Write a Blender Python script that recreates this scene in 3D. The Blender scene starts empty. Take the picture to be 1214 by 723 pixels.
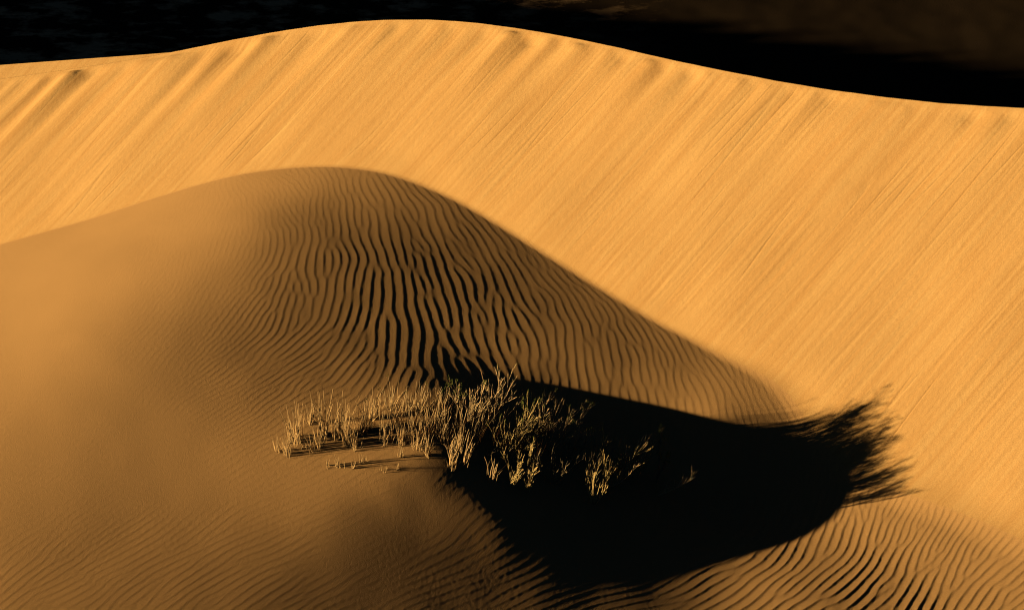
import bpy, math, random, mathutils
import numpy as np

random.seed(7)
rng = np.random.default_rng(11)
C = bpy.context.scene.collection
rad = math.radians

# ------------------------------------------------------------------ camera
W, H = 1214.0, 723.0
DIST, PITCH, FOC = 60.0, rad(30.0), 120.0
cp, sp = math.cos(PITCH), math.sin(PITCH)
CAM = np.array([0.0, -DIST * cp, DIST * sp])
FWD = np.array([0.0, cp, -sp]); UPV = np.array([0.0, sp, cp]); RGT = np.array([1.0, 0, 0])
KPX = FOC / 36.0 * W                       # pixels per unit of slope

def ray(px, py):
    d = FWD + RGT * ((px - W / 2) / KPX) + UPV * ((H / 2 - py) / KPX)
    return d / np.linalg.norm(d)

def at_z(px, py, z):
    d = ray(px, py); t = (z - CAM[2]) / d[2]
    p = CAM + d * t
    return p[0], p[1]

def to_px(x, y, z):
    rx, ry, rz = x - CAM[0], y - CAM[1], z - CAM[2]
    dep = ry * cp - rz * sp
    return W / 2 + KPX * rx / dep, H / 2 - KPX * (ry * sp + rz * cp) / dep

# ------------------------------------------------------------------ noise
def perlin(x, y, seed=0):
    r = np.random.default_rng(seed)
    perm = r.permutation(512).astype(np.int32)
    ang = r.random(512).astype(np.float32) * 2 * np.pi
    gx, gy = np.cos(ang), np.sin(ang)
    x = np.asarray(x, np.float32); y = np.asarray(y, np.float32)
    xi = np.floor(x).astype(np.int32); yi = np.floor(y).astype(np.int32)
    xf = x - xi; yf = y - yi
    u = xf * xf * xf * (xf * (xf * 6 - 15) + 10); v = yf * yf * yf * (yf * (yf * 6 - 15) + 10)
    def g(ix, iy, dx, dy):
        h = perm[(perm[ix & 511] + iy) & 511]
        return gx[h] * dx + gy[h] * dy
    a = g(xi, yi, xf, yf); b = g(xi + 1, yi, xf - 1, yf)
    c = g(xi, yi + 1, xf, yf - 1); d = g(xi + 1, yi + 1, xf - 1, yf - 1)
    return (a + u * (b - a)) + v * ((c + u * (d - c)) - (a + u * (b - a)))

def sstep(a, b, x):
    t = np.clip((x - a) / (b - a), 0, 1)
    return t * t * (3 - 2 * t)

def smax(a, b, k):
    h = np.clip(0.5 + 0.5 * (a - b) / k, 0, 1)
    return b + (a - b) * h + k * h * (1 - h)

# ------------------------------------------------------------------ the mound in front: surveyed spot heights
SPOTS = [
 (-250,450,-1.7), (-250,600,-.3), (-250,760,.0),
 (0,340,-1.52), (0,400,-.58), (0,460,-.10), (0,520,.12), (0,580,.21), (0,660,.26), (0,723,.25),
 (100,320,-.66), (100,400,.08), (100,460,.23), (100,520,.29), (100,580,.30), (100,660,.285),
 (200,280,-.42), (200,340,.14), (200,400,.31), (200,470,.36), (200,520,.375), (200,580,.34), (230,660,.29), (200,710,.265),
 (300,260,.03), (300,300,.245), (300,345,.315), (350,300,.26), (350,345,.305), (400,250,.06), (400,300,.24), (400,345,.275),
 (450,300,.195), (450,345,.232), (520,300,.115), (500,345,.18), (560,345,.112), (600,340,.065), (660,350,.005),
 (250,400,.335), (300,400,.335), (350,400,.312), (400,400,.28), (450,400,.24), (500,405,.19), (560,400,.12), (640,395,.055), (700,400,.02),
 (300,450,.385), (350,450,.375), (400,445,.35), (440,445,.335), (475,450,.33), (570,435,.12), (640,430,.06), (720,430,.02), (780,440,-.02),
 (300,490,.425), (400,485,.44), (450,480,.44), (500,478,.46),
 (300,530,.45), (350,530,.495), (400,530,.535), (440,530,.57), (480,525,.595), (520,520,.655), (510,500,.60),
 (850,485,-.09), (800,520,-.30), (800,570,-.42), (700,560,-.12), (640,530,.08), (590,530,.33), (560,490,.42), (640,480,.0),
 (520,552,.50), (485,558,.515), (440,560,.51), (400,560,.485), (460,580,.46), (510,580,.42), (545,565,.41), (560,585,.325), (610,585,.20), (660,585,.03),
 (400,600,.39), (450,600,.36), (500,600,.31), (550,605,.25), (600,605,.175), (640,605,.10), (690,605,-.05),
 (400,640,.275), (450,640,.23), (500,640,.165), (560,640,.09), (620,640,-.0), (680,640,-.12), (740,640,-.265), (800,640,-.40), (900,590,-.56),
 (960,605,-.53), (1010,590,-.42), (985,575,-.42),
 (1000,560,-.38), (930,490,-.12), (1020,540,-.24), (870,665,-.47), (930,690,-.435), (1000,680,-.42), (1100,640,-.295), (1100,700,-.41), (1214,660,-.15), (1214,710,-.31),
 (300,600,.36), (330,660,.27), (300,710,.225), (400,710,.13), (500,710,.01), (600,710,-.13), (700,710,-.28), (800,710,-.43), (850,712,-.48), (900,712,-.47),
 (950,740,-.45), (1100,780,-.50), (1350,760,-.2), (1450,900,-.2), (600,850,-.17), (200,850,.15), (-250,900,.1), (1000,900,-.4),
]
AX, AY, TAN = 0.765, 0.644, 0.625
def hit_face(px, py):
    d = ray(px, py)
    k = np.array([TAN * AX, TAN * AY, -1.0]); c0 = -TAN * (AX * 2.0 + AY * 0.2)
    t = -(k @ CAM + c0) / (k @ d)
    return CAM + d * t
FOOT = [(-250,372),(-120,328),(0,290),(100,262),(200,230),(280,208),(350,199),(400,198),(450,204),(500,220),(550,243),(620,285),(700,335),(780,383),(860,425),(930,462)]
SPOTS += [(a, b, hit_face(a, b)[2]) for a, b in FOOT]
_pts = np.array([at_z(a, b, c) for a, b, c in SPOTS]); _zz = np.array([c for _, _, c in SPOTS])
def _tps(r2): return 0.5 * r2 * np.log(np.maximum(r2, 1e-9))
_n = len(_pts)
_K = _tps(((_pts[:, None] - _pts[None]) ** 2).sum(-1)) + np.eye(_n) * 0.3
_P = np.c_[np.ones(_n), _pts]
_A = np.block([[_K, _P], [_P.T, np.zeros((3, 3))]])
_sol = np.linalg.solve(_A, np.r_[_zz, 0, 0, 0])
def mound(x, y):
    sh = np.shape(x)
    x = np.clip(np.ravel(x), -14, 14); y = np.clip(np.ravel(y), -15, 9)
    out = _sol[_n] + _sol[_n + 1] * x + _sol[_n + 2] * y
    for (a, b), w in zip(_pts, _sol[:_n]):
        out += w * _tps((x - a) ** 2 + (y - b) ** 2)
    return out.reshape(sh)

# ------------------------------------------------------------------ the tall dune: slip face, crest, back
def face_raw(x, y):
    return TAN * (AX * (x - 2.0) + AY * (y - 0.2))
CREST_PX = [(-120,106),(0,88),(100,74),(200,58),(300,42),(370,31),(420,25),(480,22.5),(540,24),(600,31),(660,41),(720,53),(800,72),
            (880,88),(960,103),(1040,114),(1120,123),(1214,128),(1330,133)]
_cr = np.array([hit_face(*p) for p in CREST_PX])
def crest_y(x):
    x = np.asarray(x, float)
    y = np.interp(x, _cr[:, 0], _cr[:, 1])
    sl = (_cr[1, 1] - _cr[0, 1]) / (_cr[1, 0] - _cr[0, 0]); y = np.where(x < _cr[0, 0], _cr[0, 1] + sl * (x - _cr[0, 0]), y)
    sr = (_cr[-1, 1] - _cr[-3, 1]) / (_cr[-1, 0] - _cr[-3, 0]); y = np.where(x > _cr[-1, 0], _cr[-1, 1] + sr * (x - _cr[-1, 0]), y)
    return y
_cxs = np.linspace(-80, 80, 3201)
_ker = np.exp(-0.5 * (np.arange(-30, 31) / 9.0) ** 2); _ker /= _ker.sum()
_cys = np.convolve(np.pad(crest_y(_cxs), 30, mode='edge'), _ker, 'valid')
def crest_s(x): return np.interp(x, _cxs, _cys)

def tall_dune(x, y):
    yc = crest_s(x)
    wob = 0.008 * perlin(np.asarray(x) * 2.2, np.zeros_like(x), 5) + 0.004 * perlin(np.asarray(x) * 7, np.zeros_like(x), 6)
    yc = yc + wob
    zc = face_raw(x, yc)
    zc = np.minimum(np.maximum(zc, -1.8 + 0.95 * sstep(-12, -22, x)), 6.0)  # crest raised out of view at far left, added to shade the plain
    f = np.clip(face_raw(x, np.minimum(y, yc)), -4.0, 6.0)
    f = np.maximum(f, zc - 0.5 * np.maximum(yc - y, 0))
    d = np.maximum(y - yc, 0) / np.sqrt(1 + ((crest_s(x + .2) - crest_s(x - .2)) / .4) ** 2)
    back = 0.62 * d + 0.25 * (1 - np.exp(-d * 2.0))
    return np.where(y <= yc, f, zc - back)

def second_ridge(x, y):          # the little lit ridge showing behind the left end of the crest
    p0 = np.array(at_z(0, 74.5, -1.32)); p1 = np.array(at_z(203, 60.5, -0.50))
    t = (p1 - p0) / np.linalg.norm(p1 - p0); nrm = np.array([-t[1], t[0]])
    if nrm[1] < 0: nrm = -nrm
    s = (x - p0[0]) * t[0] + (y - p0[1]) * t[1]
    d = (x - p0[0]) * nrm[0] + (y - p0[1]) * nrm[1]
    L_ = np.linalg.norm(p1 - p0)
    zc = -1.32 + 0.82 * s / L_ - 0.5 * np.maximum(s - L_, 0)
    zc = np.maximum(zc, -1.6)
    return np.where(s > L_ + 3, -99, np.where(d < 0, zc + 0.6 * d, zc - 0.6 * d))

def plain(x, y):
    z = -6.2 + 0.25 * perlin(x / 21.0, y / 15.0, 31) + 0.2 * perlin(x / 6.0, y / 5.0, 32) \
        + 0.035 * perlin(x / 1.7, y / 1.5, 33) + 0.015 * perlin(x / .6, y / .6, 34)
    return z

def base_height(x, y):
    m = mound(x, y)
    td = tall_dune(x, y)
    td = np.maximum(td, np.where(y > crest_s(x), second_ridge(x, y), -99))
    beyond = sstep(0.0, 0.4, y - crest_s(x))          # behind the crest the mound sheet dives under the plain
    m = m - 30 * beyond
    # far from the place the sand sinks into the plain
    r = np.maximum(np.abs(x) - 22, 0) + np.maximum(-y - 26, 0)
    m = m - 0.12 * r
    k = 0.05 + 0.17 * sstep(2.5, 6.5, x)             # crisp foot on the left, drifted over on the right
    return smax(td, m, k), td - m

# ------------------------------------------------------------------ wind ripples
# (px, py, direction of the crest lines in degrees, spacing in px, steepness)
RIP = [
 (300,230,104,9,.030),(380,215,114,9,.045),(450,260,112,13,.070),(520,250,128,12,.060),(550,300,116,16,.080),(400,300,95,14,.080),
 (450,350,94,17,.095),(350,350,76,13,.075),(300,400,52,9.5,.075),(400,420,66,14,.085),(500,400,98,18,.10),(600,380,104,18,.095),
 (700,420,97,16,.085),(650,340,124,13,.06),(800,430,103,14,.085),(760,380,124,10,.06),(850,470,100,12,.075),(920,480,118,9,.07),(880,450,122,8,.05),
 (600,275,135,9,.045),(700,335,130,8,.04),(380,460,30,9,.06),(300,480,36,8,.06),(430,540,20,8,.05),(350,580,22,8,.03),(450,620,23,8,.022),(520,590,28,9,.012),(560,640,26,9,.018),
 (300,680,27,8.5,.050),(150,650,32,8.5,.042),(100,450,45,9,.012),(60,560,36,9,.018),(200,540,32,8,.006),(230,440,45,8.5,.035),(250,320,76,8.5,.03),(240,390,55,8.5,.035),
 (600,680,22,8.5,.035),(750,690,19,8.5,.045),(920,645,64,13,.17),(987,655,58,12,.21),(882,688,20,9,.13),(966,710,18,10,.19),
 (1070,690,52,12,.26),(1154,692,35,10,.22),(1091,621,54,9,.18),(1050,588,66,8,.12),(1175,655,30,7,.10),(1214,700,30,9,.18),
 (750,560,88,12,.06),(900,560,80,11,.06),(640,520,80,12,.06),(540,560,35,9,.015),(100,300,70,9,.010),(200,290,80,9,.014),(0,700,32,9,.045),
 (620,600,40,10,.02),(800,600,50,12,.06),
]
GX0, GX1, GY0, GY1, GS = -10.5, 10.5, -12.6, 9.4, 0.025
def ripple_field():
    xs = np.arange(GX0, GX1, GS); ys = np.arange(GY0, GY1, GS)
    X, Y = np.meshgrid(xs, ys)
    px, py = to_px(X, Y, mound(X, Y))
    num = np.zeros((4,) + X.shape, np.float32); den = np.zeros(X.shape, np.float32)
    for a, b, th, lam, am in RIP:
        d2 = ((px - a) ** 2 + (py - b) ** 2).astype(np.float32)
        w = np.exp(-d2 / (2 * 45.0 ** 2)) + 1e-3 / (1 + d2 / 3600.0) ** 2
        t = rad(th)
        qx = math.sin(t) / lam * 67.4; qy = -math.cos(t) / lam * 33.7
        A = math.atan2(qy, qx); L = math.log(1 / math.hypot(qx, qy))
        num[0] += w * A; num[1] += w * L; num[2] += w * am; den += w
    wob = 0.26 * perlin(X / 1.4, Y / 2.2, 77) + 0.24 * perlin(X / 0.6, Y / 1.0, 78)
    AMPK = 0.27
    ang = num[0] / den + wob; lg = num[1] / den - 0.26 + 0.25 * perlin(X / 1.0, Y / 1.3, 79); am = AMPK * num[2] / den
    lg = np.clip(lg, math.log(.10), math.log(.34))
    ny, nx = X.shape
    fx = np.fft.fftfreq(nx, GS); fy = np.fft.fftfreq(ny, GS)
    FX, FY = np.meshgrid(fx, fy)
    FR = np.hypot(FX, FY) + 1e-9; FA = np.arctan2(FY, FX)
    da, dl = rad(9), 0.2
    A0 = np.arange(ang.min() - da / 2, ang.max() + da, da); L0 = np.arange(math.log(.10), math.log(.34) + dl, dl)
    psi = rng.normal(size=X.shape) + 1j * rng.normal(size=X.shape)
    ws = []
    for a in A0:
        for l in L0:
            w = np.maximum(0, 1 - np.abs(ang - a) / da) * np.maximum(0, 1 - np.abs(lg - l) / dl)
            if w.max() <= 0: continue
            dA = (FA - a + np.pi) % (2 * np.pi) - np.pi
            Gk = np.exp(-0.5 * (dA / 0.21) ** 2 - 0.5 * ((np.log(FR) + l) / 0.15) ** 2)
            ws.append((w.astype(np.float32), Gk.astype(np.float32)))
    for it in range(4):
        F = np.fft.fft2(psi)
        out = np.zeros(X.shape, complex)
        for w, Gk in ws:
            out += w * np.fft.ifft2(F * Gk)
        mag = np.abs(out)
        sc = np.median(mag)
        if it < 3: psi = out / (mag + 0.15 * sc)
        else: psi = out / sc
    return psi.astype(np.complex64), am.astype(np.float32), np.exp(lg).astype(np.float32)

def bil(F, x, y):
    u = np.clip((x - GX0) / GS, 0, F.shape[1] - 1.001); v = np.clip((y - GY0) / GS, 0, F.shape[0] - 1.001)
    i = u.astype(np.int32); j = v.astype(np.int32); a = (u - i).astype(np.float32); b = (v - j).astype(np.float32)
    return F[j, i] * (1 - a) * (1 - b) + F[j, i + 1] * a * (1 - b) + F[j + 1, i] * (1 - a) * b + F[j + 1, i + 1] * a * b

# ------------------------------------------------------------------ build the sand
def axis(lo, hi, step, far_lo, far_hi, grow):
    core = np.arange(lo, hi, step)
    def tail(start, end, sgn):
        out, s, p = [], step, start
        while (p < end) if sgn > 0 else (p > end):
            s = min(s * grow, 3.0); p = p + sgn * s; out.append(p)
        return out
    return np.array(tail(core[0], far_lo, -1)[::-1] + list(core) + tail(core[-1], far_hi, 1))

DX, DY = 0.014, 0.021
xs = axis(-10.2, 10.2, DX, -75, 75, 1.08)
ys = axis(-12.2, 14.0, DY, -75, 45, 1.08)
X, Y = np.meshgrid(xs, ys)
Z, DIFF = base_height(X, Y)

psi, RAM, RLAM = ripple_field()
P = bil(psi, X, Y); ph = (np.angle(P) / (2 * np.pi)) % 1.0
mag = np.clip(np.abs(P), 0, 1.0)
amp = bil(RAM, X, Y); lam = bil(RLAM, X, Y)
FR_ = 0.68
ph = (ph + 0.07 * perlin(X / 0.16, Y / 0.22, 44)) % 1.0
ts = ph / FR_; tl_ = (ph - FR_) / (1 - FR_)
prof = np.where(ph < FR_, np.clip(ts, 0, 1) ** 1.35, np.clip(1 - tl_, 0, 1) ** 1.6) - 0.5      # gentle windward side, sharp crest, steep lee
onmound = sstep(0.03, -0.06, DIFF) * sstep(10.4, 9.8, np.abs(X)) * sstep(-12.5, -12.0, Y)
patch = 1 + 0.35 * perlin(X / 0.9, Y / 1.4, 41)
Z = Z + onmound * amp * lam * prof * mag ** 0.7 * patch
# small secondary ripples and unevenness
Z = Z + onmound * 0.0016 * perlin(X / 0.06, Y / 0.10, 42) * (0.4 + 8 * amp)
Z = Z + onmound * 0.005 * perlin(X / 0.8, Y / 1.1, 43)

# avalanche flutes down the slip face
onface = sstep(-0.02, 0.35, DIFF) * (Y <= crest_s(X) + 0.02)
yc = crest_s(X)
SA, CA = AY, AX
w_ = X * SA - Y * CA            # along the contour
u_ = X * CA + Y * SA            # up the slope
below = np.maximum(yc - Y, 0) * AY           # distance under the crest
w_ = w_ + 0.10 * perlin(u_ / 2.5, w_ / 2.5, 50) + 0.06 * u_ * perlin(w_ / 5, u_ / 9, 58)
near = np.exp(-below / (0.5 + 0.5 * sstep(-2, -8, X))) * sstep(0.0, 0.2, below)
f1 = perlin(w_ / 0.09, u_ / 2.2, 51); f2 = perlin(w_ / 0.28, u_ / 3.0, 52); f3 = perlin(w_ / 0.52, u_ / 5.0, 53)
f4 = perlin(w_ / 0.05, u_ / 0.9, 54)
msk = 0.15 + 0.85 * sstep(-0.25, 0.35, perlin(w_ / 1.3, u_ / 2.4, 55))
flute = 0.0062 * f1 * msk + 0.006 * f2 + 0.0030 * f4 * msk + 0.0022 * perlin(X / .07, Y / .09, 61) + near * (0.5 + 0.9 * sstep(-.35, .35, perlin(w_ / 2.1, u_ / 4, 64))) * (0.12 + 0.11 * sstep(5, -3, X) + 0.04 * sstep(-4, -8, X)) * f3 + near * 0.025 * perlin(w_ / .3, u_ / 1.2, 59)
line = perlin(w_ / 0.33, u_ / 5.0, 56)
flute = flute - 0.007 * np.exp(-(line / 0.035) ** 2) * sstep(0.0, 0.3, perlin(w_ / 2, u_ / 2, 57))
Z = Z + onface * flute * sstep(0.0, 0.12, below) + onface * sstep(0.0, 0.5, below) * 0.075 * perlin(w_ / 1.8, u_ / 2.6, 60)

# at its left end the crest has a soft, rounded lip
Z = Z - 0.11 * sstep(-4.5, -8.0, X) * np.exp(-np.abs(yc - Y) * AY / 0.42) * (DIFF > 0)
def normals(X, Y, Z):
    gx = np.gradient(Z, axis=1) / np.gradient(X, axis=1); gy = np.gradient(Z, axis=0) / np.gradient(Y, axis=0)
    n = np.stack([-gx, -gy, np.ones_like(Z)], -1); n /= np.linalg.norm(n, axis=-1, keepdims=True)
    return n

def sheet(name, X, Y, Z, mat, mask=None, nrm=None):
    ny, nx = Z.shape
    idx = np.arange(ny * nx, dtype=np.int64).reshape(ny, nx)
    q = np.stack([idx[:-1, :-1], idx[:-1, 1:], idx[1:, 1:], idx[1:, :-1]], -1).reshape(-1, 4)
    if mask is not None: q = q[mask.ravel()]
    used, inv = np.unique(q, return_inverse=True)
    q = inv.reshape(-1, 4)
    co = np.stack([X.ravel()[used], Y.ravel()[used], Z.ravel()[used]], -1).astype(np.float32)
    me = bpy.data.meshes.new(name)
    me.vertices.add(len(co)); me.vertices.foreach_set('co', co.ravel())
    me.loops.add(q.size); me.loops.foreach_set('vertex_index', q.ravel().astype(np.int32))
    me.polygons.add(len(q)); me.polygons.foreach_set('loop_start', np.arange(0, q.size, 4, dtype=np.int32))
    me.update(calc_edges=True)
    me.polygons.foreach_set('use_smooth', np.ones(len(q), bool))
    if nrm is not None:
        me.normals_split_custom_set_from_vertices(nrm.reshape(-1, 3)[used].astype(np.float32))
    me.materials.append(mat)
    o = bpy.data.objects.new(name, me); C.objects.link(o)
    return o

# ------------------------------------------------------------------ materials
def sand_mat(name, col, var, grain=0.006, streak=False, patches=False):
    m = bpy.data.materials.new(name); m.use_nodes = True
    nt = m.node_tree; nt.nodes.clear(); N = nt.nodes.new; L = nt.links.new
    out = N('ShaderNodeOutputMaterial'); bs = N('ShaderNodeBsdfPrincipled')
    bs.inputs['Roughness'].default_value = 0.95
    bs.inputs['Specular IOR Level'].default_value = 0.04
    tc = N('ShaderNodeTexCoord')
    n1 = N('ShaderNodeTexNoise'); n1.inputs['Scale'].default_value = 0.6; n1.inputs['Detail'].default_value = 5
    n2 = N('ShaderNodeTexNoise'); n2.inputs['Scale'].default_value = 55; n2.inputs['Detail'].default_value = 2
    mp = N('ShaderNodeMapping'); mp.inputs['Location'].default_value = (3.3, 1.7, 0)
    L(tc.outputs['Object'], mp.inputs['Vector']); L(mp.outputs['Vector'], n1.inputs['Vector']); L(mp.outputs['Vector'], n2.inputs['Vector'])
    mx = N('ShaderNodeMix'); mx.data_type = 'RGBA'
    mx.inputs[6].default_value = tuple(c * (1 - var) for c in col) + (1,)
    mx.inputs[7].default_value = tuple(c * (1 + var) for c in col) + (1,)
    L(n1.outputs['Fac'], mx.inputs[0])
    mx2 = N('ShaderNodeMix'); mx2.data_type = 'RGBA'; mx2.blend_type = 'MULTIPLY'; mx2.inputs[0].default_value = 1
    rp = N('ShaderNodeMapRange'); rp.inputs[1].default_value = .25; rp.inputs[2].default_value = .75
    rp.inputs[3].default_value = .80; rp.inputs[4].default_value = 1.16
    L(n2.outputs['Fac'], rp.inputs[0]); L(mx.outputs[2], mx2.inputs[6]); L(rp.outputs[0], mx2.inputs[7])
    colr = mx2.outputs[2]
    if streak:
        m1 = N('ShaderNodeMapping'); m1.inputs['Rotation'].default_value = (0, 0, -math.atan2(AY, AX))
        m2 = N('ShaderNodeMapping'); m2.inputs['Scale'].default_value = (.35, 8.0, .3)
        n3 = N('ShaderNodeTexNoise'); n3.inputs['Scale'].default_value = 1.0; n3.inputs['Detail'].default_value = 4; n3.inputs['Roughness'].default_value = .62
        n3.inputs['Distortion'].default_value = .25
        r3 = N('ShaderNodeMapRange'); r3.inputs[1].default_value = .36; r3.inputs[2].default_value = .62; r3.inputs[3].default_value = 1.0; r3.inputs[4].default_value = 0.0
        m3 = N('ShaderNodeMix'); m3.data_type = 'RGBA'; m3.blend_type = 'MULTIPLY'; m3.inputs[7].default_value = (.90, .84, .78, 1)
        L(tc.outputs['Object'], m1.inputs['Vector']); L(m1.outputs['Vector'], m2.inputs['Vector']); L(m2.outputs['Vector'], n3.inputs['Vector'])
        L(n3.outputs['Fac'], r3.inputs[0]); L(r3.outputs[0], m3.inputs[0]); L(colr, m3.inputs[6]); colr = m3.outputs[2]
    if patches:                      # pale sand patches; colour brightened on the left to lift the shaded floor
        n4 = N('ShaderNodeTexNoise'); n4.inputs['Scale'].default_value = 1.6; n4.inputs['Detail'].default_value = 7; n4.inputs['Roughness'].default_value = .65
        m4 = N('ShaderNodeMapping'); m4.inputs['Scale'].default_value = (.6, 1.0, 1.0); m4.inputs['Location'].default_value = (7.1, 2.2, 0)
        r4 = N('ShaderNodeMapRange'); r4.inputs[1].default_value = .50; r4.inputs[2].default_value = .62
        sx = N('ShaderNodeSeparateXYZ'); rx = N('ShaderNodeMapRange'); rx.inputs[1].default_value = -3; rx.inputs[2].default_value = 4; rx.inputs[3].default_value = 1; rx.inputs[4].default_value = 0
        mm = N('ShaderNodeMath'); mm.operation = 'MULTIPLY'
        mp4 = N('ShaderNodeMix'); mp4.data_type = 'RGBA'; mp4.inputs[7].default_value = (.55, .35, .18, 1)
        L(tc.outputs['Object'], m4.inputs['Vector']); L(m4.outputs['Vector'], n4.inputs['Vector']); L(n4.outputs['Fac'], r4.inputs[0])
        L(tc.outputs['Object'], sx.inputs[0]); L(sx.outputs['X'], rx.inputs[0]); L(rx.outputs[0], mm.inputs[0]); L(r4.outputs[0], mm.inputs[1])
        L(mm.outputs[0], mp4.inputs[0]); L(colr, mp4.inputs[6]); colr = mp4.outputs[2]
    L(colr, bs.inputs['Base Color'])
    bp = N('ShaderNodeBump'); bp.inputs['Strength'].default_value = .5; bp.inputs['Distance'].default_value = grain
    L(n2.outputs['Fac'], bp.inputs['Height']); L(bp.outputs['Normal'], bs.inputs['Normal'])
    L(bs.outputs[0], out.inputs['Surface'])
    return m

SAND = (0.42, 0.255, 0.098)
m_sand = sand_mat('dune_sand', (.45, .273, .105), .10, streak=True)
m_sand2 = sand_mat('mound_sand', (.42, .243, .096), .05)
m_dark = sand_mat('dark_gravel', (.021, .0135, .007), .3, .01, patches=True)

NRM = normals(X, Y, Z)
dq = 0.25 * (DIFF[:-1, :-1] + DIFF[1:, :-1] + DIFF[:-1, 1:] + DIFF[1:, 1:])
isface = dq > 0
o = sheet('sand_dune', X, Y, Z, m_sand, isface, NRM); o['kind'] = 'structure'
o['label'] = 'tall golden dune with a streaked slip face and dark far side'; o['category'] = 'sand dune'
o = sheet('rippled_mound', X, Y, Z, m_sand2, ~isface, NRM); o['kind'] = 'structure'
o['label'] = 'low rippled sand mound in front of the tall dune'; o['category'] = 'sand mound'

def axis2(lo, hi, step, far):
    core = list(np.arange(lo, hi, step)); a, b, s = core[0], core[-1], step
    L_, R_ = [], []
    while a > -far: s *= 1.15; a -= s; L_.append(a)
    s = step
    while b < far: s *= 1.15; b += s; R_.append(b)
    return np.array(L_[::-1] + core + R_)
gx = axis2(-20, 22, 0.08, 3000); gy = axis2(10, 34, 0.1, 3000)
GX, GY = np.meshgrid(gx, gy)
GZ = plain(GX, GY)
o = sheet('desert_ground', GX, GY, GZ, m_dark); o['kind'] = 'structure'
o['label'] = 'dark scrubby desert floor beyond the tall dune'; o['category'] = 'ground'

# ------------------------------------------------------------------ dry grass and shrubs
def plant_mat(name, c1, c2, tl=0.1):
    m = bpy.data.materials.new(name); m.use_nodes = True
    nt = m.node_tree; nt.nodes.clear(); N = nt.nodes.new; L = nt.links.new
    out = N('ShaderNodeOutputMaterial'); bs = N('ShaderNodeBsdfPrincipled'); bs.inputs['Roughness'].default_value = .8
    bs.inputs['Specular IOR Level'].default_value = .1
    tc = N('ShaderNodeTexCoord'); n1 = N('ShaderNodeTexNoise'); n1.inputs['Scale'].default_value = 14; n1.inputs['Detail'].default_value = 3
    mp = N('ShaderNodeMapRange'); mp.inputs[1].default_value = .3; mp.inputs[2].default_value = .7
    mx = N('ShaderNodeMix'); mx.data_type = 'RGBA'; mx.inputs[6].default_value = c1 + (1,); mx.inputs[7].default_value = c2 + (1,)
    L(tc.outputs['Object'], n1.inputs['Vector']); L(n1.outputs['Fac'], mp.inputs[0]); L(mp.outputs[0], mx.inputs[0])
    tr = N('ShaderNodeBsdfTranslucent'); ms = N('ShaderNodeMixShader'); ms.inputs[0].default_value = tl      # thin dry stalks let light through
    L(mx.outputs[2], bs.inputs['Base Color']); L(mx.outputs[2], tr.inputs['Color'])
    L(bs.outputs[0], ms.inputs[1]); L(tr.outputs[0], ms.inputs[2]); L(ms.outputs[0], out.inputs['Surface'])
    return m
M_STRAW = plant_mat('straw_stalk', (.78, .52, .24), (.62, .40, .18))
M_BLADE = plant_mat('dry_blade', (.80, .54, .25), (.62, .40, .17), .45)
M_TAN = plant_mat('weathered_twig', (.74, .52, .26), (.56, .38, .18))
M_YEL = plant_mat('yellow_twig', (.66, .48, .19), (.48, .34, .13))
M_GREY = plant_mat('grey_dead_twig', (.40, .30, .17), (.24, .18, .10))
M_GREEN = plant_mat('green_tip', (.15, .17, .03), (.08, .10, .02))

def ground_at(px, py):
    d = ray(px, py); t = np.linspace(45, 85, 1600)
    x = CAM[0] + d[0] * t; y = CAM[1] + d[1] * t; z = CAM[2] + d[2] * t
    h = base_height(x, y)[0]
    k = int(np.argmax(z < h))
    a = (z[k-1] - h[k-1]) / ((z[k-1] - h[k-1]) - (z[k] - h[k]))
    tt = t[k-1] + a * (t[k] - t[k-1])
    return CAM + d * tt

class Tubes:
    def __init__(s): s.v = []; s.f = []
    def tube(s, pts, r0, r1, sides=5):
        n = len(pts); base = len(s.v); up = mathutils.Vector((.31, .77, .2))
        for i, p in enumerate(pts):
            t = (pts[min(i+1, n-1)] - pts[max(i-1, 0)]); t = t.normalized() if t.length > 1e-9 else mathutils.Vector((0, 0, 1))
            a = t.cross(up).normalized(); b = t.cross(a)
            r = r0 + (r1 - r0) * i / (n - 1)
            for k in range(sides):
                q = 2 * math.pi * k / sides
                s.v.append(p + a * (r * math.cos(q)) + b * (r * math.sin(q)))
        for i in range(n - 1):
            for k in range(sides):
                k2 = (k + 1) % sides
                s.f.append((base + i*sides + k, base + i*sides + k2, base + (i+1)*sides + k2, base + (i+1)*sides + k))
        s.f.append(tuple(base + (n-1)*sides + k for k in range(sides)))
    def blade(s, pts, w):
        n = len(pts); b = len(s.v); q = random.random() * 3.14159; side = V3((math.cos(q), math.sin(q), 0)); tw = random.uniform(-.5, .5)
        for i, p in enumerate(pts):
            t = i / (n - 1); ww = w * (.55 + .9 * t if t < .5 else 2 * (1 - t) + .04) * .5
            sd = V3((math.cos(q + tw * t), math.sin(q + tw * t), 0))
            s.v += [p - sd * ww, p + sd * ww]
        for i in range(n - 1): s.f.append((b + 2*i, b + 2*i + 1, b + 2*i + 3, b + 2*i + 2))
    def leaf(s, p, d, ln, wd):
        d = d.normalized(); a = d.cross(mathutils.Vector((random.uniform(-1,1), random.uniform(-1,1), .3))).normalized(); c = d.cross(a) * wd * .25
        b = len(s.v); s.v += [p, p + d*ln*.5 + a*wd*.5 + c, p + d*ln, p + d*ln*.5 - a*wd*.5 + c]
        s.f += [(b, b+1, b+2), (b, b+2, b+3)]
    def build(s, name, mat, parent):
        me = bpy.data.meshes.new(name); me.from_pydata([tuple(p) for p in s.v], [], s.f); me.materials.append(mat); me.update()
        o = bpy.data.objects.new(name, me); C.objects.link(o); o.parent = parent
        return o

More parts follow.
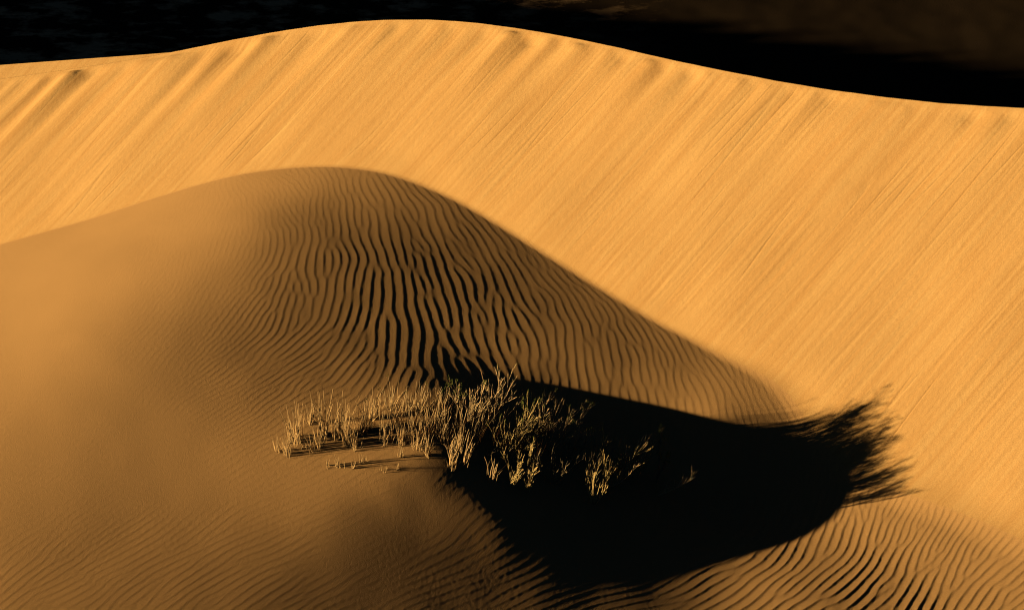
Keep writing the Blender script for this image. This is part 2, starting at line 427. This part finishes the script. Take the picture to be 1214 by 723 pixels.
V3 = mathutils.Vector
def path(p, d, ln, segs, crook, bend):
    """a crooked run of points from p, setting off along d and bending towards bend"""
    pts = [p.copy()]; d = d.normalized()
    for i in range(segs):
        d = (d + bend / segs + V3((random.gauss(0, crook), random.gauss(0, crook), random.gauss(0, crook * .6)))).normalized()
        pts.append(pts[-1] + d * (ln / segs))
    return pts

PXM = 67.4
def plant(kind, px, py, h, w, lean, n, mat, green, label, group=None):
    g = ground_at(px, py)
    name = {'tuft': 'grass_tuft', 'sprout': 'grass_sprout', 'shrub': 'dry_shrub', 'branch': 'dead_branch'}[kind]
    root = bpy.data.objects.new(name, None); C.objects.link(root); root.empty_display_size = .1
    root.location = (g[0], g[1], g[2] - .015)
    root['label'] = label; root['category'] = {'tuft': 'grass tuft', 'sprout': 'grass sprout', 'shrub': 'shrub', 'branch': 'branch'}[kind]
    if group: root['group'] = group
    hm = h / (PXM * .866) * (1.12 if kind == 'tuft' and px < 450 else 1); wm = w / PXM; lm = lean / PXM
    S, T, G = Tubes(), Tubes(), Tubes()
    if kind == 'shrub' and n <= 5: T = S
    tips = []
    if kind in ('tuft', 'sprout'):
        for i in range(max(5, int(n * .62))):
            q = random.random() * 6.283; rr = math.sqrt(random.random())
            bx, by = math.cos(q) * rr * wm * .28, math.sin(q) * rr * wm * .45
            f = random.uniform(.35, 1.0) ** .8 if i else 1.0
            top = V3((lm * f + math.cos(q) * rr * wm * .34 + random.gauss(0, wm * .10), math.sin(q) * rr * wm * .3, hm * f))
            p = V3((bx, by, -.04)); dirv = top - V3((bx, by, 0)); ln = dirv.length + .04
            pts = path(p, dirv, ln, 6, .07, V3((random.gauss(0, .08), random.gauss(0, .08), 0)))
            r = random.uniform(.0055, .0088) * (.9 if kind == 'sprout' else 1)
            S.tube(pts, r, r * .35)
            for k in range(2):                                        # dry blades rising beside the stalk
                o_ = V3((random.gauss(0, wm * .09 + .006), random.gauss(0, wm * .09 + .006), 0)); l2 = ln * random.uniform(.4, 1.0)
                T.blade(path(p + o_, dirv + V3((random.gauss(.02, .13), random.gauss(0, .13), 0)) * ln, l2, 6, .06, V3((random.gauss(.1, .15), random.gauss(0, .12), 0))), random.uniform(.008, .013))
            tips.append(pts[-1])
    elif kind == 'shrub':
        for i in range(n):
            u = random.uniform(-1, 1)
            bx, by = u * wm * .16, random.uniform(-1, 1) * wm * .2
            f = random.uniform(.6, 1.0) if i else 1.0
            top = V3((lm * f + u * wm * .5, random.uniform(-.5, .5) * wm, hm * f))
            p = V3((bx, by, -.05)); dv = top - V3((bx, by, 0)); ln = dv.length + .05
            pts = path(p, dv + V3((random.gauss(0, .1), random.gauss(0, .1), 0)) * ln, ln, 8, .11, V3((-.05 * u, 0, .15)))
            r = random.uniform(.0065, .0105)
            S.tube(pts, r, r * .4)
            for k in range(random.randint(3, 6)):
                j = random.randint(1, 6); base_d = pts[min(j + 1, 8)] - pts[j - 1]
                sd = base_d.normalized() + V3((random.gauss(.10, .26), random.gauss(0, .26), random.gauss(.15, .2)))
                l2 = ln * random.uniform(.3, .6) * (1.15 - j / 12)
                tp = path(pts[j], sd, l2, 6, .10, V3((.05, 0, .28)))
                T.tube(tp, r * .65, r * .35, 4); tips.append(tp[-1])
                for kk in range(random.randint(1, 3)):
                    jj = random.randint(1, 4); s2 = (tp[jj+1] - tp[jj-1]).normalized() + V3((random.gauss(0, .3), random.gauss(0, .3), random.gauss(.15, .25)))
                    tq = path(tp[jj], s2, l2 * random.uniform(.25, .55), 3, .16, V3((0, 0, .2)))
                    T.tube(tq, r * .5, r * .3, 4); tips.append(tq[-1])
            tips.append(pts[-1])
    else:                                                   # a branch lying along the sand, tip curling up
        pts = path(V3((0, 0, .03)), V3((lm, random.uniform(-.1, .1), hm * .25)), math.hypot(lm, hm), 8, .16, V3((0, 0, .55 * hm / max(lm, .05))))
        S.tube(pts, .013, .005)
        for k in range(n):
            j = random.randint(1, 7)
            tp = path(pts[j], V3((random.gauss(.35, .3), random.gauss(0, .4), random.uniform(.5, 1.0))), random.uniform(.08, .2) * (1 + hm), 4, .18, V3((.1, 0, .3)))
            S.tube(tp, .007, .003, 4); tips.append(tp[-1])
            if random.random() < .6:
                tq = path(tp[2], V3((random.gauss(.3, .4), random.gauss(0, .4), .7)), .09, 3, .2, V3((0, 0, .2))); S.tube(tq, .005, .0025, 4)
    S.build({'tuft': 'stalks', 'sprout': 'stalks', 'shrub': 'stems', 'branch': 'limb'}[kind], mat, root)
    if T.v and T is not S: T.build({'tuft': 'dry_leaves', 'sprout': 'dry_leaves', 'shrub': 'twig_sprays', 'branch': 'twigs'}[kind], mat if kind == 'shrub' else M_BLADE, root)
    if green > 0:
        tips.sort(key=lambda q: -q.z)
        for tpt in tips[:max(1, int(len(tips) * green))]:
            for k in range(7):
                G.leaf(tpt + V3((random.gauss(0, .012), random.gauss(0, .012), random.uniform(-.07, .0))), V3((random.gauss(.1, .4), random.gauss(0, .4), 1)), random.uniform(.03, .06), random.uniform(.006, .011))
        G.build('foliage', M_GREEN, root)
    return root

GT = 'dry grass tufts on the mound'; GS_ = 'dry shrubs in the shadowed hollow'; GP = 'tiny sprouts in the sand below the grass'
PLANTS = [
 # kind, root px, py, height, width, lean, stalks, material, green share, label, group
 ('tuft',329,535,17,9,-3,9,M_STRAW,0,'small pale straw tuft at the outer left end of the grass patch',GT),
 ('tuft',340,539,34,12,-3,13,M_STRAW,0,'slim forked straw tuft, second from the left end of the patch',GT),
 ('tuft',351,523,40,26,-3,34,M_STRAW,0,'broad bright tuft of straw behind the two small end tufts',GT),
 ('tuft',369,502,22,14,0,16,M_STRAW,0,'low tuft standing alone at the back edge of the left patch',GT),
 ('tuft',376,532,26,24,-2,22,M_STRAW,0,'loose low tuft in front of the tall narrow tuft',GT),
 ('sprout',360,530,9,11,0,7,M_STRAW,0,'short worn sprout just in front of the broad bright tuft',GT),
 ('tuft',385,515,49,16,-1,26,M_STRAW,0,'tall narrow tuft of thick straw standing above the left patch',GT),
 ('tuft',401,519,42,20,-2,28,M_STRAW,0,'straw tuft just right of the tall narrow tuft',GT),
 ('tuft',411,526,44,20,-2,28,M_STRAW,0,'dense straw tuft with its foot lowest in the middle of the left patch',GT),
 ('tuft',422,532,19,17,0,16,M_STRAW,0,'short tuft of stubby stalks at the front right of the left patch',GT),
 ('tuft',430,514,37,17,2,20,M_STRAW,.04,'leaning tuft at the right end of the left patch',GT),
 ('tuft',444,496,30,15,0,28,M_STRAW,.06,'compact pale tuft in the gap where the shadow begins',GT),
 ('sprout',388,553,9,9,0,8,M_STRAW,0,'tiny grass sprout on the lit sand below the tufts',GP),
 ('sprout',400,552,13,11,0,9,M_STRAW,0,'tiny grass sprout on the lit sand below the tufts',GP),
 ('sprout',407,553,8,7,0,6,M_STRAW,0,'tiny grass sprout on the lit sand below the tufts',GP),
 ('sprout',419,555,10,5,0,7,M_STRAW,0,'tiny grass sprout on the lit sand below the tufts',GP),
 ('sprout',429,549,12,7,1,7,M_STRAW,0,'tiny grass sprout on the lit sand below the tufts',GP),
 ('sprout',455,558,8,10,0,6,M_STRAW,0,'tiny grass sprout on the lit sand below the tufts',GP),
 ('sprout',472,556,8,9,0,6,M_STRAW,0,'tiny grass sprout on the lit sand below the tufts',GP),
 ('sprout',475,541,13,5,0,7,M_TAN,0,'single thin sprout alone between the two stalk screens',GT),
 ('tuft',465,483,32,26,0,20,M_TAN,.10,'fan-shaped tuft with green heads, first tall one in the shadow',GT),
 ('tuft',456,523,38,22,2,16,M_TAN,0,'sparse screen of bare stalks in front of the fan-shaped tuft',GT),
 ('tuft',477,526,32,16,2,18,M_STRAW,0,'straight bright stalks rising at the right of the sparse screen',GT),
 ('tuft',484,487,29,26,2,20,M_TAN,.08,'bushy brown tuft with green heads right of the fan-shaped tuft',GT),
 ('tuft',495,529,27,20,3,20,M_STRAW,0,'row of bare pale stalks standing just left of the stubby tight sheaf',GT),
 ('tuft',498,488,34,24,3,18,M_TAN,.05,'tall brown tuft with one green-headed stalk in the middle of the patch',GT),
 ('tuft',506,540,24,8,0,26,M_TAN,0,'stubby tight sheaf of stalks standing apart on dark sand',GT),
 ('tuft',516,491,34,32,6,20,M_TAN,.06,'wide spreading tuft behind the stubby tight sheaf',GT),
 ('tuft',527,524,30,18,3,16,M_TAN,0,'thin bare stalks low in the shadow under the tuft with the crossing twig',GT),
 ('tuft',531,490,34,28,5,18,M_TAN,.08,'tall tuft with a long pale twig crossing it',GT),
 ('tuft',536,553,30,17,2,18,M_TAN,0,'bare stalks low in the shadow below the tall tufts',GT),
 ('tuft',470,505,30,22,1,18,M_STRAW,0,'thin row of upright stalks between the fan-shaped tuft and the straight bright stalks',GT),
 ('tuft',490,510,34,22,2,20,M_TAN,0,'middle row tuft of long straight stalks under the bushy brown one',GT),
 ('tuft',506,514,34,24,3,20,M_STRAW,0,'bright stalks standing directly behind the stubby tight sheaf',GT),
 ('tuft',521,514,36,24,3,20,M_TAN,0,'loose stalks filling the gap under the wide spreading tuft',GT),
 ('tuft',543,520,38,22,3,18,M_TAN,0,'stalks between the tuft with the crossing twig and the rounded shrub',GT),
 ('tuft',541,536,34,22,3,16,M_TAN,0,'drooping dim stalks below and left of the rounded dense brown shrub',GT),
 ('tuft',563,524,40,26,5,18,M_TAN,0,'slender stalks under the right side of the rounded dense brown shrub',GT),
 ('tuft',438,508,30,18,0,18,M_STRAW,0,'straw stalks just below the compact pale tuft',GT),
 ('tuft',590,528,44,24,10,14,M_TAN,0,'slender stalks between the tallest shrub and the bright yellow one',GT),
 ('tuft',632,545,44,28,10,14,M_TAN,0,'slender stalks at the foot of the upright shrub with straight tops',GT),
 ('shrub',555,502,44,34,3,13,M_TAN,.12,'rounded dense brown shrub with bright green tufted top',GS_),
 ('tuft',552,549,34,14,6,14,M_TAN,0,'thin slanting stalks under the rounded dense brown shrub',GS_),
 ('shrub',579,505,54,32,24,9,M_TAN,.03,'tallest shrub, its long stems sweeping up to the right',GS_),
 ('branch',577,540,20,30,24,9,M_GREY,0,'tangled grey branch at the foot of the tallest shrub',GS_),
 ('shrub',600,540,44,36,14,13,M_YEL,.10,'bright yellow twiggy shrub with green sprigs right of the tallest shrub',GS_),
 ('tuft',583,566,26,13,3,12,M_TAN,0,'few curved stalks in the dark below the tallest shrub',GS_),
 ('shrub',618,528,50,36,20,9,M_YEL,.05,'yellowish shrub raked steeply to the right, in the middle of the hollow',GS_),
 ('shrub',646,530,56,28,0,9,M_TAN,.08,'upright shrub with several straight twig tops',GS_),
 ('shrub',652,537,50,22,20,6,M_TAN,.06,'slanting shrub leaning out right of the upright one',GS_),
 ('shrub',621,560,40,24,14,5,M_YEL,.03,'small forked shrub in front of the yellowish raked one',GS_),
 ('shrub',605,574,34,22,6,6,M_YEL,0,'low yellow thorny shrub near the front of the hollow',GS_),
 ('shrub',628,582,30,12,2,5,M_YEL,0,'short dark shrub with a pale stump, lowest in the middle',GS_),
 ('shrub',658,574,42,26,0,6,M_GREY,0,'dim shrub of looping grey twigs under the slanting shrub',GS_),
 ('shrub',661,520,44,18,32,5,M_TAN,.12,'long-armed shrub reaching far to the right with a leafy end',GS_),
 ('shrub',677,545,42,34,14,10,M_TAN,.06,'fan-shaped shrub at the right edge of the dense growth',GS_),
 ('shrub',708,552,40,14,10,5,M_GREY,.10,'thin dim shrub with a hooked top past the fan-shaped shrub',GS_),
 ('shrub',696,572,34,14,12,5,M_TAN,0,'arching shrub bowed over to the right near the lone front shrub',GS_),
 ('shrub',704,596,44,22,4,7,M_YEL,0,'lone front shrub with a pale forked foot, lowest of all',GS_),
 ('shrub',717,580,48,18,7,7,M_YEL,0,'bright shrub of slanted twigs behind the lone front shrub',GS_),
 ('shrub',731,568,48,18,12,7,M_YEL,0,'pale shrub with one thick slanting stem, right of the bright slanted one',GS_),
 ('shrub',746,564,46,14,2,6,M_TAN,0,'upright thin shrub beside the thick slanting stem',GS_),
 ('branch',722,580,36,30,24,12,M_TAN,0,'dead branch lying between the bright slanted shrub and the thin one',GS_),
 ('shrub',753,566,42,16,20,6,M_YEL,0,'shrub bent flat towards the right past the upright thin one',GS_),
 ('branch',781,588,36,30,24,14,M_TAN,0,'dead branch lying alone at the far right of the growth',GS_),
 ('shrub',777,570,50,12,11,3,M_GREY,.6,'faint green sprig standing alone above the lone dead branch',GS_),
]
random.seed(23)
for a in PLANTS: plant(*a)

# ------------------------------------------------------------------ light
SUN_E, SUN_B = rad(7.5), rad(6.5)      # height of the sun; how far it stands behind the left-hand side
s = np.array([-math.cos(SUN_B) * math.cos(SUN_E), -math.sin(SUN_B) * math.cos(SUN_E), math.sin(SUN_E)])
sun = bpy.data.lights.new('sun', 'SUN'); sun.energy = 5.0; sun.angle = rad(.53); sun.color = (1.0, .73, .375)
so = bpy.data.objects.new('sun', sun); C.objects.link(so)
so.rotation_euler = mathutils.Vector(-s).to_track_quat('-Z', 'Y').to_euler()
w = bpy.data.worlds.new('World'); bpy.context.scene.world = w; w.use_nodes = True
nt = w.node_tree; nt.nodes.clear()
sky = nt.nodes.new('ShaderNodeTexSky'); sky.sky_type = 'NISHITA'; sky.sun_disc = False; sky.ozone_density = 4.5
sky.sun_elevation = SUN_E; sky.sun_rotation = math.atan2(s[0], s[1])
bg = nt.nodes.new('ShaderNodeBackground'); bg.inputs['Strength'].default_value = 0.0045
ow = nt.nodes.new('ShaderNodeOutputWorld')
nt.links.new(sky.outputs[0], bg.inputs[0]); nt.links.new(bg.outputs[0], ow.inputs[0])

# ------------------------------------------------------------------ camera object and picture settings
cam = bpy.data.cameras.new('camera'); cam.lens = FOC; cam.sensor_width = 36; cam.clip_end = 8000; cam.clip_start = .5
co = bpy.data.objects.new('camera', cam); C.objects.link(co)
co.location = CAM; co.rotation_euler = (math.pi / 2 - PITCH, 0, 0)
sc = bpy.context.scene; sc.camera = co
sc.view_settings.view_transform = 'Standard'; sc.view_settings.look = 'None'
sc.view_settings.exposure = 1.22; sc.view_settings.gamma = 1
sc.cycles.filter_width = 1.0
sc.cycles.max_bounces = 4; sc.cycles.diffuse_bounces = 0
